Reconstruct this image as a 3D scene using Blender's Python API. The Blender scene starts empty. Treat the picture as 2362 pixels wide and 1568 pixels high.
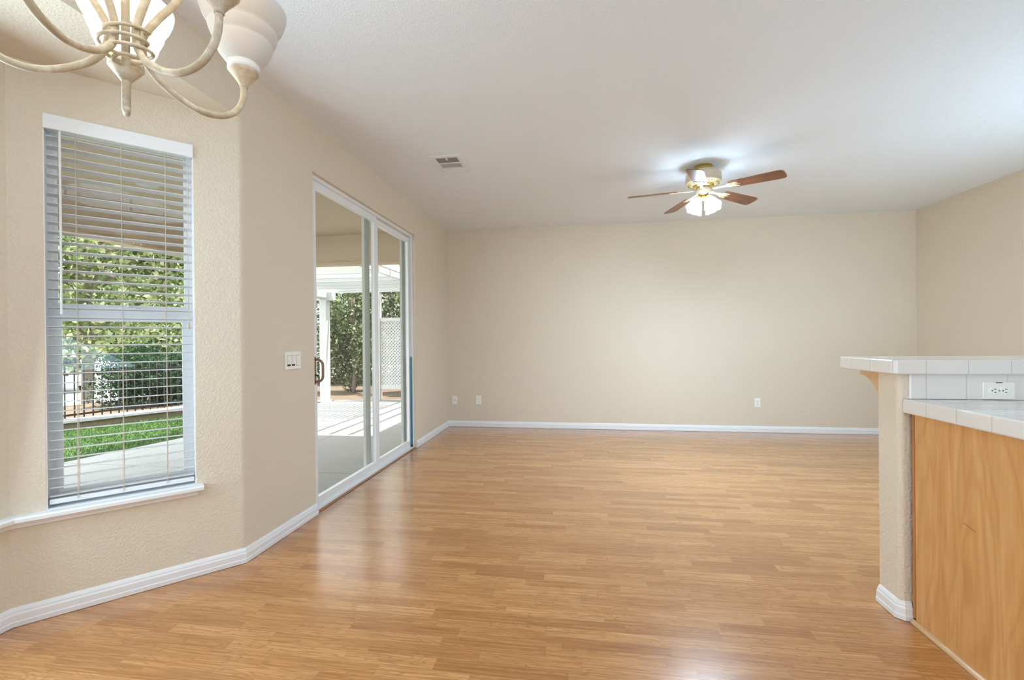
import bpy, bmesh, math, random
import numpy as np
from mathutils import Vector, Matrix

C = bpy.context.scene.collection
SC = bpy.context.scene
PI = math.pi
rnd = random.Random(7)

# ------------------------------------------------------------------ camera
EYE = 1.22
FPX = 1055.26
YAW, PITCH, ROLL = 0.14758, -0.002077, -0.0089856
cy_, sy_ = math.cos(YAW), math.sin(YAW)
_f = Vector((-sy_, cy_, 0)); _r = Vector((cy_, sy_, 0)); _u = Vector((0, 0, 1))
_f2 = _f*math.cos(PITCH) + _u*math.sin(PITCH); _u2 = -_f*math.sin(PITCH) + _u*math.cos(PITCH)
_r3 = _r*math.cos(ROLL) + _u2*math.sin(ROLL); _u3 = -_r*math.sin(ROLL) + _u2*math.cos(ROLL)
cam_d = bpy.data.cameras.new('camera'); cam = bpy.data.objects.new('camera', cam_d); C.objects.link(cam)
cam_d.sensor_width = 36.0; cam_d.lens = FPX/2362*36; cam_d.clip_start = 0.02; cam_d.clip_end = 300
cam.matrix_world = Matrix(((_r3.x, _u3.x, -_f2.x, 0), (_r3.y, _u3.y, -_f2.y, 0), (_r3.z, _u3.z, -_f2.z, EYE), (0, 0, 0, 1)))
SC.camera = cam

# ------------------------------------------------------------------ view, world, sun, added fill lamps, bay daylight
SC.view_settings.view_transform = 'Standard'
SC.view_settings.look = 'None'
SC.view_settings.gamma = 1.0
SC.view_settings.exposure = 0.2
SC.view_settings.use_curve_mapping = False
SC.cycles.use_denoising = True
SC.cycles.max_bounces = 10
SC.cycles.diffuse_bounces = 5
SC.cycles.transparent_max_bounces = 24
SC.cycles.caustics_reflective = False
SC.cycles.caustics_refractive = False
SC.cycles.sample_clamp_indirect = 12.0

world = bpy.data.worlds.new('sky'); SC.world = world; world.use_nodes = True
bg = world.node_tree.nodes['Background']
bg.inputs['Color'].default_value = (0.90, 0.96, 1.0, 1); bg.inputs['Strength'].default_value = 5.2

sun_d = bpy.data.lights.new('sun', 'SUN'); sun = bpy.data.objects.new('sun', sun_d); C.objects.link(sun)
sun_d.energy = 13.0; sun_d.angle = 0.01; sun_d.color = (1, 0.96, 0.89)
sun.rotation_euler = Vector((-0.25, -0.12, -0.96)).to_track_quat('-Z', 'Y').to_euler()

def area(name, loc, aim, sx, sy, power, col=(1, 1, 1)):
    d = bpy.data.lights.new(name, 'AREA'); d.shape = 'RECTANGLE'; d.size = sx; d.size_y = sy; d.energy = power; d.color = col
    o = bpy.data.objects.new(name, d); C.objects.link(o); o.location = loc
    o.rotation_euler = (Vector(aim) - Vector(loc)).to_track_quat('-Z', 'Y').to_euler()
    return o
area('rear_fill', (0.9, -6.30, 1.45), (0.9, 4.0, 1.75), 2.6, 1.7, 8, (0.84, 0.94, 1.0))  # fill lamp added behind the camera, in the unseen rear opening
area('ceiling_uplight_fill', (0.6, -2.4, 1.1), (0.6, -1.1, 4.2), 3.0, 1.2, 60, (0.46, 0.75, 1.0))  # invented lamp, aimed up to brighten and cool the ceiling
area('overhead_fill', (0.3, -0.3, 2.69), (0.3, -0.2, 0), 1.4, 0.7, 8, (0.8, 0.96, 1.0))  # unseen lamp without a fixture, added to lift the near floor
area('right_side_fill', (4.03, 3.35, 1.40), (-1.8, 5.4, 2.3), 2.3, 1.7, 74, (0.56, 0.82, 1.0))  # added by the solid right wall to light left wall and far ceiling
area('bay_window_daylight', (-2.36, 0.97, 1.36), (0.0, 0.97, 1.15), 1.0, 1.6, 36, (0.66, 0.87, 1.0))

# ------------------------------------------------------------------ node helpers
def lin(r, g, b):
    f = lambda c: (c/255/12.92) if c/255 <= 0.04045 else ((c/255+0.055)/1.055)**2.4
    return (f(r), f(g), f(b), 1)

class NT:
    def __init__(s, name):
        s.m = bpy.data.materials.new(name); s.m.use_nodes = True
        s.t = s.m.node_tree; s.b = s.t.nodes['Principled BSDF']; s.out = s.t.nodes['Material Output']
    def n(s, typ, **kw):
        nd = s.t.nodes.new(typ)
        for k, v in kw.items(): setattr(nd, k, v)
        return nd
    def l(s, a, b): s.t.links.new(a, b)
    def val(s, sock, v):
        if hasattr(v, 'node'): s.l(v, sock)
        else: sock.default_value = v
    def math(s, op, a, b=0.0, c=0.0, clamp=False):
        nd = s.n('ShaderNodeMath', operation=op); nd.use_clamp = clamp
        s.val(nd.inputs[0], a); s.val(nd.inputs[1], b); s.val(nd.inputs[2], c); return nd.outputs[0]
    def mix(s, f, a, b, blend='MIX'):
        nd = s.n('ShaderNodeMix', data_type='RGBA', blend_type=blend)
        s.val(nd.inputs[0], f); s.val(nd.inputs[6], a); s.val(nd.inputs[7], b); return nd.outputs[2]
    def obj(s): return s.n('ShaderNodeTexCoord').outputs['Object']
    def pos(s): return s.n('ShaderNodeNewGeometry').outputs['Position']
    def sep(s, v):
        nd = s.n('ShaderNodeSeparateXYZ'); s.l(v, nd.inputs[0]); return nd.outputs
    def comb(s, x, y, z):
        nd = s.n('ShaderNodeCombineXYZ')
        for i, v in enumerate((x, y, z)): s.val(nd.inputs[i], v)
        return nd.outputs[0]
    def noise(s, vec, scale, detail=2.0, rough=0.5, dist=0.0):
        nd = s.n('ShaderNodeTexNoise'); s.l(vec, nd.inputs['Vector'])
        nd.inputs['Scale'].default_value = scale; nd.inputs['Detail'].default_value = detail
        nd.inputs['Roughness'].default_value = rough; nd.inputs['Distortion'].default_value = dist
        return nd.outputs['Fac']
    def white(s, vec):
        nd = s.n('ShaderNodeTexWhiteNoise', noise_dimensions='3D'); s.l(vec, nd.inputs['Vector']); return nd.outputs['Value']
    def ramp(s, fac, stops, interp='LINEAR'):
        nd = s.n('ShaderNodeValToRGB'); nd.color_ramp.interpolation = interp
        els = nd.color_ramp.elements
        while len(els) < len(stops): els.new(0.5)
        for e, (p, c) in zip(els, stops): e.position = p; e.color = c
        s.l(fac, nd.inputs[0]); return nd.outputs['Color']
    def bump(s, h, strength=0.3, dist=0.002):
        nd = s.n('ShaderNodeBump'); nd.inputs['Strength'].default_value = strength; nd.inputs['Distance'].default_value = dist
        s.l(h, nd.inputs['Height']); s.l(nd.outputs[0], s.b.inputs['Normal'])
    def set(s, color=None, rough=None, metal=None, spec=None, **kw):
        if color is not None: s.val(s.b.inputs['Base Color'], color)
        if rough is not None: s.val(s.b.inputs['Roughness'], rough)
        if metal is not None: s.val(s.b.inputs['Metallic'], metal)
        if spec is not None: s.val(s.b.inputs['Specular IOR Level'], spec)
        for k, v in kw.items(): s.val(s.b.inputs[k], v)
        return s

def plain(name, col, rough=0.5, metal=0.0, spec=0.5, vary=0.03, scale=14.0):
    m = NT(name); v = m.noise(m.obj(), scale, 3)
    dark = tuple(c*(1-vary) for c in col[:3])+(1,); lite = tuple(min(1, c*(1+vary)) for c in col[:3])+(1,)
    m.set(m.mix(v, dark, lite), rough, metal, spec); return m.m

def wallmat(name, col, scale, strength, dist):
    m = NT(name); p = m.pos()
    a = m.noise(p, scale, 3, 0.55, 0.4)
    h = m.ramp(a, [(0.40, (0, 0, 0, 1)), (0.60, (1, 1, 1, 1))])
    big = m.noise(p, 0.8, 2)
    m.set(m.mix(big, tuple(c*0.98 for c in col[:3])+(1,), tuple(c*1.02 for c in col[:3])+(1,)), 0.7, 0, 0.25)
    m.bump(h, strength, dist); return m.m

M = {}
M['wall'] = wallmat('tan_textured_paint', lin(226, 214, 196), 85, 0.5, 0.0028)
M['ceiling'] = wallmat('white_ceiling_texture', lin(241, 247, 254), 120, 0.5, 0.003)
M['stucco'] = wallmat('tan_stucco', lin(186, 168, 146), 130, 0.5, 0.003)
M['trim'] = plain('white_trim_paint', lin(236, 237, 240), 0.35, vary=0.01)
M['vinyl'] = plain('white_vinyl', lin(238, 240, 243), 0.35, vary=0.008)
M['plate'] = plain('almond_plastic', lin(246, 243, 236), 0.35, vary=0.01)
M['slot'] = plain('dark_slot', lin(40, 36, 32), 0.6)
M['black'] = plain('black_iron', lin(24, 24, 27), 0.5)
M['bronze'] = plain('bronze_metal', lin(150, 122, 102), 0.4, 0.4, vary=0.1)
M['teal'] = plain('teal_paint', lin(16, 120, 140), 0.25, vary=0.05)
M['white_out'] = plain('white_outdoor_paint', lin(188, 189, 188), 0.7, vary=0.03, scale=6)
M['brass'] = plain('polished_brass', lin(205, 175, 95), 0.25, 0.9, vary=0.1)
M['fan_white'] = plain('cream_fan_enamel', lin(206, 190, 162), 0.3, vary=0.04)
M['cord'] = plain('tan_cord', lin(205, 192, 176), 0.8)
M['dark_joint'] = plain('dark_gap', lin(70, 48, 30), 0.7)
M['grey_metal'] = plain('grey_screen_frame', lin(186, 190, 182), 0.5, vary=0.02)
M['damper'] = plain('grey_damper_metal', lin(140, 140, 142), 0.5, 0.3)
M['car'] = plain('silver_car_paint', lin(150, 165, 175), 0.3, 0.2)
M['rubber'] = plain('tyre_rubber', lin(35, 35, 36), 0.8)
M['bark'] = plain('grey_bark', lin(120, 108, 98), 0.9, vary=0.25, scale=9)

# floor: three-strip oak laminate, strips run along X
def floor_mat():
    m = NT('oak_strip_laminate'); x, y, z = m.sep(m.pos())
    W, L = 0.0622, 0.43
    yo = m.math('ADD', y, 20.0+0.0205); row = m.math('FLOOR', m.math('DIVIDE', yo, W))
    roff = m.white(m.comb(row, 3.7, 1.1))
    xs = m.math('ADD', m.math('DIVIDE', m.math('ADD', x, 30.0), L), m.math('MULTIPLY', roff, 7.31))
    cell = m.math('FLOOR', xs)
    # uneven board lengths: shift every other joint a little
    jit = m.math('MULTIPLY', m.math('SUBTRACT', m.white(m.comb(cell, row, 9.0)), 0.5), 0.45)
    fx0 = m.math('FRACT', xs)
    # whether the point lies left of a shifted joint near the cell start
    shifted = m.math('LESS_THAN', fx0, m.math('ABSOLUTE', jit))
    cid = m.math('SUBTRACT', cell, shifted)
    tone = m.white(m.comb(cid, row, 4.2)); tone2 = m.white(m.comb(cid, row, 8.8))
    seed = m.comb(m.math('MULTIPLY', tone, 37.0), m.math('MULTIPLY', tone2, 23.0), m.math('MULTIPLY', row, 1.37))
    gp = m.n('ShaderNodeVectorMath', operation='ADD'); m.l(m.comb(m.math('MULTIPLY', x, 2.2), m.math('MULTIPLY', y, 75.0), 0.0), gp.inputs[0]); m.l(seed, gp.inputs[1])
    fine = m.noise(gp.outputs[0], 1.5, 5, 0.62, 0.35)
    gp2 = m.n('ShaderNodeVectorMath', operation='ADD'); m.l(m.comb(m.math('MULTIPLY', x, 1.5), m.math('MULTIPLY', y, 13.0), 0.0), gp2.inputs[0]); m.l(seed, gp2.inputs[1])
    fig = m.noise(gp2.outputs[0], 1.3, 2, 0.5, 0.25)
    rings = m.math('SINE', m.math('MULTIPLY', fig, 105.0))
    rings = m.math('POWER', m.math('ADD', m.math('MULTIPLY', rings, 0.5), 0.5), 7.0)
    gp3 = m.n('ShaderNodeVectorMath', operation='ADD'); m.l(m.comb(m.math('MULTIPLY', x, 9.0), m.math('MULTIPLY', y, 420.0), 0.0), gp3.inputs[0]); m.l(seed, gp3.inputs[1])
    pores = m.noise(gp3.outputs[0], 1.0, 2, 0.6)
    base = m.ramp(tone, [(0.0, lin(192, 132, 76)), (0.4, lin(208, 148, 90)), (1.0, lin(224, 166, 108))])
    dark = m.mix(1.0, base, lin(210, 194, 170), 'MULTIPLY')
    c = m.mix(m.ramp(fine, [(0.36, (0, 0, 0, 1)), (0.66, (1, 1, 1, 1))]), dark, base)
    c = m.mix(m.math('MULTIPLY', rings, 0.60), c, lin(156, 104, 56))
    c = m.mix(m.math('MULTIPLY', m.ramp(pores, [(0.50, (0, 0, 0, 1)), (0.66, (1, 1, 1, 1))]), 0.42), c, lin(146, 96, 50))
    # board-to-board joints
    fy = m.math('FRACT', m.math('DIVIDE', yo, W))
    edge_y = m.math('MINIMUM', fy, m.math('SUBTRACT', 1.0, fy))
    ly = m.math('LESS_THAN', edge_y, 0.012)
    dx = m.math('ABSOLUTE', m.math('SUBTRACT', fx0, m.math('ABSOLUTE', jit)))
    lx = m.math('LESS_THAN', dx, 0.0022)
    lines = m.math('MAXIMUM', ly, lx)
    c = m.mix(m.math('MULTIPLY', lines, 0.35), c, lin(140, 96, 56))
    # true plank edges, one every three strips
    py = m.math('FRACT', m.math('DIVIDE', m.math('ADD', yo, 0.0), W*3)); pe = m.math('LESS_THAN', m.math('MINIMUM', py, m.math('SUBTRACT', 1.0, py)), 0.006)
    m.set(c, m.math('ADD', 0.20, m.math('MULTIPLY', fine, 0.10)), 0, 0.5, **{'Coat Weight': 0.75, 'Coat Roughness': 0.20, 'Coat IOR': 1.5})
    h = m.math('SUBTRACT', m.math('MULTIPLY', fine, 0.12), m.math('MULTIPLY', pe, 1.0))
    m.bump(h, 0.04, 0.0005)
    return m.m
M['floor'] = floor_mat()

def wood_mat(name, a, b, dark, axis=2, sc=1.0, rough=0.35, figure=26.0):
    m = NT(name); o = m.sep(m.obj()); v = [m.math('MULTIPLY', o[i], (2.2 if i == axis else 26.0)*sc) for i in range(3)]
    vec = m.comb(*v); f = m.noise(vec, 1.0, 5, 0.6, 0.5)
    v2 = [m.math('MULTIPLY', o[i], (1.1 if i == axis else 5.0)*sc) for i in range(3)]
    g = m.noise(m.comb(*v2), 1.0, 2, 0.5, 0.6)
    r = m.math('POWER', m.math('ADD', m.math('MULTIPLY', m.math('SINE', m.math('MULTIPLY', g, figure)), 0.5), 0.5), 2.0)
    c = m.mix(m.ramp(f, [(0.3, (0, 0, 0, 1)), (0.7, (1, 1, 1, 1))]), a, b)
    c = m.mix(m.math('MULTIPLY', r, 0.30), c, dark)
    m.set(c, rough, 0, 0.5); m.bump(f, 0.05, 0.0005); return m.m
M['maple'] = wood_mat('maple_veneer', lin(206, 150, 90), lin(228, 178, 120), lin(190, 128, 68), 2, 1.0, 0.38, 70.0)
M['maple_dark'] = wood_mat('maple_trim', lin(176, 112, 52), lin(196, 134, 72), lin(140, 84, 36), 2, 1.0, 0.35)
M['pale_wood'] = wood_mat('pale_moulding_wood', lin(210, 172, 130), lin(226, 192, 150), lin(190, 148, 104), 1, 1.0, 0.4)
M['sill_wood'] = wood_mat('brown_threshold_wood', lin(150, 96, 50), lin(172, 114, 62), lin(112, 68, 34), 1, 1.0, 0.35)
M['walnut'] = wood_mat('dark_walnut_blade', lin(112, 66, 36), lin(150, 94, 54), lin(58, 32, 20), 0, 1.6, 0.28, 40.0)

def tile_mat(name, px, ox, py, oy, col=lin(234, 229, 225), pz=None, oz=0.0):
    m = NT(name); x, y, z = m.sep(m.pos()); g = m.n('ShaderNodeNewGeometry'); nx, ny, nz = m.sep(g.outputs['Normal'])
    def line(c, per, off, nn):
        f = m.math('FRACT', m.math('ADD', m.math('DIVIDE', m.math('SUBTRACT', c, off), per), 50.0))
        d = m.math('MULTIPLY', m.math('MINIMUM', f, m.math('SUBTRACT', 1.0, f)), per)
        k = m.n('ShaderNodeMapRange'); m.l(d, k.inputs[0]); k.inputs[1].default_value = 0.0008; k.inputs[2].default_value = 0.0026; k.inputs[3].default_value = 1.0; k.inputs[4].default_value = 0.0
        return m.math('MULTIPLY', k.outputs[0], m.math('LESS_THAN', m.math('ABSOLUTE', nn), 0.6))
    gr = m.math('MAXIMUM', line(x, px, ox, nx), line(y, py, oy, ny))
    if pz: gr = m.math('MAXIMUM', gr, line(z, pz, oz, nz))
    v = m.noise(m.pos(), 3.0, 2)
    c = m.mix(v, tuple(q*0.97 for q in col[:3])+(1,), col)
    m.set(m.mix(gr, c, lin(206, 200, 194)), m.math('ADD', 0.12, m.math('MULTIPLY', gr, 0.5)), 0, 0.5)
    m.bump(m.math('SUBTRACT', 1.0, gr), 0.5, 0.0015); return m.m
M['bar_tile'] = tile_mat('white_bar_tile', 0.155, 1.433, 0.148, 2.160)
M['counter_tile'] = tile_mat('white_counter_tile', 0.150, 1.452, 0.147, 1.903)
M['splash_tile'] = tile_mat('white_splash_tile', 0.150, 1.452, 0.15, 2.0)

def glass_mat(name, tint, gloss=0.06):
    m = NT(name); t = m.t; t.nodes.remove(m.b)
    tr = m.n('ShaderNodeBsdfTransparent'); tr.inputs[0].default_value = tint
    gl = m.n('ShaderNodeBsdfGlossy'); gl.inputs['Roughness'].default_value = 0.01
    fr = m.n('ShaderNodeLayerWeight'); fr.inputs[0].default_value = 0.5
    fac = m.math('ADD', 0.025, m.math('MULTIPLY', m.math('POWER', fr.outputs['Facing'], 4.0), 0.55))
    mx = m.n('ShaderNodeMixShader'); m.l(fac, mx.inputs[0]); m.l(tr.outputs[0], mx.inputs[1]); m.l(gl.outputs[0], mx.inputs[2])
    m.l(mx.outputs[0], m.out.inputs[0]); return m.m
M['glass'] = glass_mat('clear_glass', (0.97, 0.985, 0.975, 1))

def shade_mat(name, col, emit, strength, clear=0.0):
    m = NT(name); t = m.t
    v = m.noise(m.obj(), 18.0, 3, 0.6)
    df = m.n('ShaderNodeBsdfDiffuse'); df.inputs[0].default_value = col
    tl = m.n('ShaderNodeBsdfTranslucent'); tl.inputs[0].default_value = col
    mx = m.n('ShaderNodeMixShader'); mx.inputs[0].default_value = 0.7 if strength > 0 else 0.3; m.l(df.outputs[0], mx.inputs[1]); m.l(tl.outputs[0], mx.inputs[2])
    if clear > 0:
        tp = m.n('ShaderNodeBsdfTransparent'); m2 = m.n('ShaderNodeMixShader'); m2.inputs[0].default_value = clear
        m.l(mx.outputs[0], m2.inputs[1]); m.l(tp.outputs[0], m2.inputs[2]); mx = m2
    if strength > 0:
        em = m.n('ShaderNodeEmission'); m.l(m.mix(v, emit, tuple(min(1, c*1.05) for c in emit[:3])+(1,)), em.inputs[0]); em.inputs[1].default_value = strength
        ad = m.n('ShaderNodeAddShader'); m.l(mx.outputs[0], ad.inputs[0]); m.l(em.outputs[0], ad.inputs[1]); m.l(ad.outputs[0], m.out.inputs[0])
    else:
        m.l(mx.outputs[0], m.out.inputs[0])
    return m.m
M['shade_lit'] = shade_mat('lit_alabaster_glass', (0.86, 0.82, 0.75, 1), (1.0, 0.86, 0.62, 1), 0.45)
M['shade_off'] = shade_mat('white_alabaster_glass', (0.86, 0.85, 0.84, 1), (1, 1, 1, 1), 0.0)
M['fan_shade'] = shade_mat('lit_fan_glass', (0.9, 0.9, 0.9, 1), (1.0, 0.97, 0.94, 1), 0.4, 0.15)
def slat_mat():
    m = NT('white_blind_slat'); t = m.t
    df = m.n('ShaderNodeBsdfDiffuse'); df.inputs[0].default_value = lin(236, 236, 238)
    tl = m.n('ShaderNodeBsdfTranslucent'); tl.inputs[0].default_value = lin(230, 230, 230)
    mx = m.n('ShaderNodeMixShader'); mx.inputs[0].default_value = 0.22; m.l(df.outputs[0], mx.inputs[1]); m.l(tl.outputs[0], mx.inputs[2])
    m.l(mx.outputs[0], m.out.inputs[0]); return m.m
M['slat'] = slat_mat()
def antique_mat():
    m = NT('antique_ivory_metal'); v = m.noise(m.obj(), 45.0, 4, 0.7); w = m.noise(m.obj(), 9.0, 3)
    c = m.mix(m.ramp(v, [(0.42, (0, 0, 0, 1)), (0.66, (1, 1, 1, 1))]), lin(196, 182, 156), lin(226, 216, 198))
    c = m.mix(m.ramp(w, [(0.5, (0, 0, 0, 1)), (0.75, (1, 1, 1, 1))]), c, lin(176, 158, 128))
    m.set(c, 0.5, 0, 0.4); m.bump(v, 0.15, 0.0006); return m.m
M['antique'] = antique_mat()

def concrete_mat():
    m = NT('patio_concrete'); x, y, z = m.sep(m.pos()); a = m.noise(m.pos(), 1.6, 5, 0.6); b = m.noise(m.pos(), 60, 2)
    c = m.mix(a, lin(132, 132, 131), lin(154, 154, 153)); c = m.mix(m.math('MULTIPLY', b, 0.15), c, lin(140, 140, 138))
    def line(q, per, off, w):
        f = m.math('FRACT', m.math('ADD', m.math('DIVIDE', m.math('SUBTRACT', q, off), per), 40.0))
        return m.math('LESS_THAN', m.math('MULTIPLY', m.math('MINIMUM', f, m.math('SUBTRACT', 1.0, f)), per), w)
    ln = m.math('MAXIMUM', line(x, 1.85, -3.42, 0.006), line(y, 1.85, 4.25, 0.006))
    m.set(m.mix(ln, c, lin(110, 108, 104)), 0.8, 0, 0.3); m.bump(b, 0.2, 0.001); return m.m
M['concrete'] = concrete_mat()
def ground_mat(name, a, b, sc, rough=0.95):
    m = NT(name); v = m.noise(m.pos(), sc, 5, 0.65); m.set(m.mix(v, a, b), rough, 0, 0.2); m.bump(v, 0.4, 0.02); return m.m
M['soil'] = ground_mat('leaf_litter_soil', lin(76, 62, 50), lin(122, 106, 90), 9)
M['turf'] = ground_mat('lawn_turf', lin(46, 72, 38), lin(76, 104, 60), 14)
M['street'] = ground_mat('pale_street', lin(196, 194, 192), lin(222, 220, 216), 2)
M['stone'] = ground_mat('tan_block_stone', lin(96, 84, 70), lin(132, 118, 102), 22)
M['capstone'] = ground_mat('grey_cap_stone', lin(134, 134, 140), lin(156, 156, 162), 12)
def leaf_mat(name, a, b, c):
    m = NT(name); t = m.t; oi = m.n('ShaderNodeNewGeometry'); v = oi.outputs['Random Per Island']
    col = m.ramp(v, [(0.0, a), (0.55, b), (1.0, c)])
    df = m.n('ShaderNodeBsdfDiffuse'); m.l(col, df.inputs[0]); tl = m.n('ShaderNodeBsdfTranslucent'); m.l(col, tl.inputs[0])
    mx = m.n('ShaderNodeMixShader'); mx.inputs[0].default_value = 0.35; m.l(df.outputs[0], mx.inputs[1]); m.l(tl.outputs[0], mx.inputs[2])
    m.l(mx.outputs[0], m.out.inputs[0]); return m.m
M['leaf_mid'] = leaf_mat('mid_green_leaves', lin(52, 66, 42), lin(92, 106, 68), lin(184, 188, 150))
M['leaf_dark'] = leaf_mat('dark_green_leaves', lin(26, 44, 34), lin(46, 68, 48), lin(84, 106, 76))
M['leaf_light'] = leaf_mat('light_green_leaves', lin(80, 98, 58), lin(122, 136, 88), lin(200, 202, 160))
M['grass'] = leaf_mat('grass_blades', lin(48, 78, 40), lin(74, 106, 60), lin(134, 152, 100))

# ------------------------------------------------------------------ mesh helpers
def obj(name, bm, mat, parent=None, smooth=False, bevel=0.0, seg=2, recalc=True, loc=None, rot=None):
    if recalc: bmesh.ops.recalc_face_normals(bm, faces=bm.faces)
    if bevel > 0: bmesh.ops.bevel(bm, geom=list(bm.edges), offset=bevel, segments=seg, profile=0.5, affect='EDGES', clamp_overlap=True)
    me = bpy.data.meshes.new(name); bm.to_mesh(me); bm.free()
    if smooth:
        me.polygons.foreach_set('use_smooth', [True]*len(me.polygons))
    for mm in (mat if isinstance(mat, (list, tuple)) else [mat]): me.materials.append(mm)
    o = bpy.data.objects.new(name, me); C.objects.link(o)
    if parent is not None: o.parent = parent
    if loc is not None: o.location = loc
    if rot is not None: o.rotation_euler = rot
    return o
def tag(o, label=None, cat=None, group=None, kind=None):
    if label: o['label'] = label
    if cat: o['category'] = cat
    if group: o['group'] = group
    if kind: o['kind'] = kind
    return o
def thing(name, label, cat, loc=(0, 0, 0), rotz=0, group=None):
    o = bpy.data.objects.new(name, None); C.objects.link(o); o.location = loc; o.rotation_euler = (0, 0, rotz); o.empty_display_size = 0.1
    return tag(o, label, cat, group)
def struct(name, bm, mat, parent=None, **kw):
    o = obj(name, bm, mat, parent, **kw)
    if parent is None: o['kind'] = 'structure'
    return o
def dup(root, loc=None, rotz=None, label=None):
    r = root.copy(); C.objects.link(r)
    if loc is not None: r.location = loc
    if rotz is not None: r.rotation_euler = (0, 0, rotz)
    if label: r['label'] = label
    for ch in list(root.children):
        c = ch.copy(); C.objects.link(c); c.parent = r
        for g in list(ch.children):
            d = g.copy(); C.objects.link(d); d.parent = c
    return r
def B(): return bmesh.new()
def box(bm, x0, x1, y0, y1, z0, z1, mtx=None):
    vs = [bm.verts.new((x, y, z)) for z in (z0, z1) for y in (y0, y1) for x in (x0, x1)]
    for f in ((0, 1, 3, 2), (4, 6, 7, 5), (0, 4, 5, 1), (2, 3, 7, 6), (0, 2, 6, 4), (1, 5, 7, 3)): bm.faces.new([vs[i] for i in f])
    if mtx is not None: bmesh.ops.transform(bm, matrix=mtx, verts=vs)
    return bm
def prism(bm, poly, z0, z1):
    a = [bm.verts.new((x, y, z0)) for x, y in poly]; b = [bm.verts.new((x, y, z1)) for x, y in poly]; n = len(poly)
    bm.faces.new(a); bm.faces.new(b[::-1])
    for i in range(n): bm.faces.new((a[i], a[(i+1) % n], b[(i+1) % n], b[i]))
    return bm
def prism_x(bm, poly, x0, x1):
    """poly in (y,z), extruded along x"""
    a = [bm.verts.new((x0, y, z)) for y, z in poly]; b = [bm.verts.new((x1, y, z)) for y, z in poly]; n = len(poly)
    bm.faces.new(a); bm.faces.new(b[::-1])
    for i in range(n): bm.faces.new((a[i], a[(i+1) % n], b[(i+1) % n], b[i]))
    return bm
def tube(bm, pts, r, seg=10, closed=False, radii=None):
    pts = [Vector(p) for p in pts]; n = len(pts); rings = []
    T = []
    for i in range(n):
        a = pts[max(i-1, 0)] if not closed else pts[i-1]; b = pts[min(i+1, n-1)] if not closed else pts[(i+1) % n]
        T.append((b-a).normalized())
    up = Vector((0, 0, 1)) if abs(T[0].z) < 0.9 else Vector((1, 0, 0))
    N = (up - T[0]*up.dot(T[0])).normalized()
    for i in range(n):
        N = (N - T[i]*N.dot(T[i])).normalized(); Bn = T[i].cross(N); rr = radii[i] if radii else r
        rings.append([bm.verts.new(pts[i] + (N*math.cos(2*PI*k/seg) + Bn*math.sin(2*PI*k/seg))*rr) for k in range(seg)])
    for i in range(n-1 + (1 if closed else 0)):
        a, b = rings[i], rings[(i+1) % n]
        for k in range(seg): bm.faces.new((a[k], a[(k+1) % seg], b[(k+1) % seg], b[k]))
    if not closed:
        bm.faces.new(rings[0][::-1]); bm.faces.new(rings[-1])
    return bm
def lathe(bm, prof, seg=32, mtx=None, close=False):
    """prof: (r, z) from one end to the other; r=0 closes"""
    rings = []; new = []
    for r, z in prof:
        if r < 1e-6: v = bm.verts.new((0, 0, z)); rings.append([v]); new.append(v)
        else:
            ring = [bm.verts.new((r*math.cos(2*PI*k/seg), r*math.sin(2*PI*k/seg), z)) for k in range(seg)]; rings.append(ring); new += ring
    for a, b in zip(rings[:-1], rings[1:]):
        for k in range(seg):
            if len(a) == 1 and len(b) == 1: continue
            if len(a) == 1: bm.faces.new((a[0], b[k], b[(k+1) % seg]))
            elif len(b) == 1: bm.faces.new((a[k], b[0], a[(k+1) % seg]))
            else: bm.faces.new((a[k], b[k], b[(k+1) % seg], a[(k+1) % seg]))
    if close:
        for ring in (rings[0], rings[-1]):
            if len(ring) > 1: bm.faces.new(ring)
    if mtx is not None: bmesh.ops.transform(bm, matrix=mtx, verts=new)
    return bm
def smooth_path(pts, n=8):
    """Catmull-Rom through pts"""
    P = [Vector(p) for p in pts]; P = [P[0]*2-P[1]] + P + [P[-1]*2-P[-2]]; out = []
    for i in range(1, len(P)-2):
        for k in range(n):
            t = k/n; a, b, c, d = P[i-1], P[i], P[i+1], P[i+2]
            out.append(0.5*((2*b) + (c-a)*t + (2*a-5*b+4*c-d)*t*t + (3*b-a-3*c+d)*t**3))
    out.append(P[-2]); return out
def sweep(bm, path, prof, pre=None, post=None):
    """profile (offset to the right of travel, z) swept along a plan path with mitred corners"""
    P = [Vector((x, y)) for x, y in path]; full = ([Vector(pre)] if pre else []) + P + ([Vector(post)] if post else []); o = 1 if pre else 0
    rings = []
    rn = lambda a, b: Vector(((b-a).y, -(b-a).x)).normalized()
    for i, p in enumerate(P):
        j = i+o
        ns = []
        if j > 0: ns.append(rn(full[j-1], full[j]))
        if j < len(full)-1: ns.append(rn(full[j], full[j+1]))
        m = sum(ns, Vector((0, 0))).normalized(); m = m/max(0.3, m.dot(ns[0]))
        rings.append([bm.verts.new((p.x+m.x*d, p.y+m.y*d, z)) for d, z in prof])
    n = len(prof)
    for a, b in zip(rings[:-1], rings[1:]):
        for k in range(n): bm.faces.new((a[k], a[(k+1) % n], b[(k+1) % n], b[k]))
    bm.faces.new(rings[0]); bm.faces.new(rings[-1][::-1]); return bm

# ------------------------------------------------------------------ room dimensions
XL, XR, YB, YR, ZC = -1.841, 4.06, 6.242, -6.5, 2.744
C1 = Vector((-1.841, 2.28)); C2 = Vector((-2.43, 1.625))
bt = (C2-C1).normalized(); bn = Vector((0.74358, -0.66865))     # along the window wall; into the room
C3 = Vector((-2.43, 0.315)); C4 = Vector((-1.841, -0.34))
SOF = 2.456
DY0, DY1, DZ = 2.965, 4.96, 2.405
WS0, WS1, WZ0, WZ1 = 0.218, 0.77, 0.478, 2.245
TH = 0.15

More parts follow.
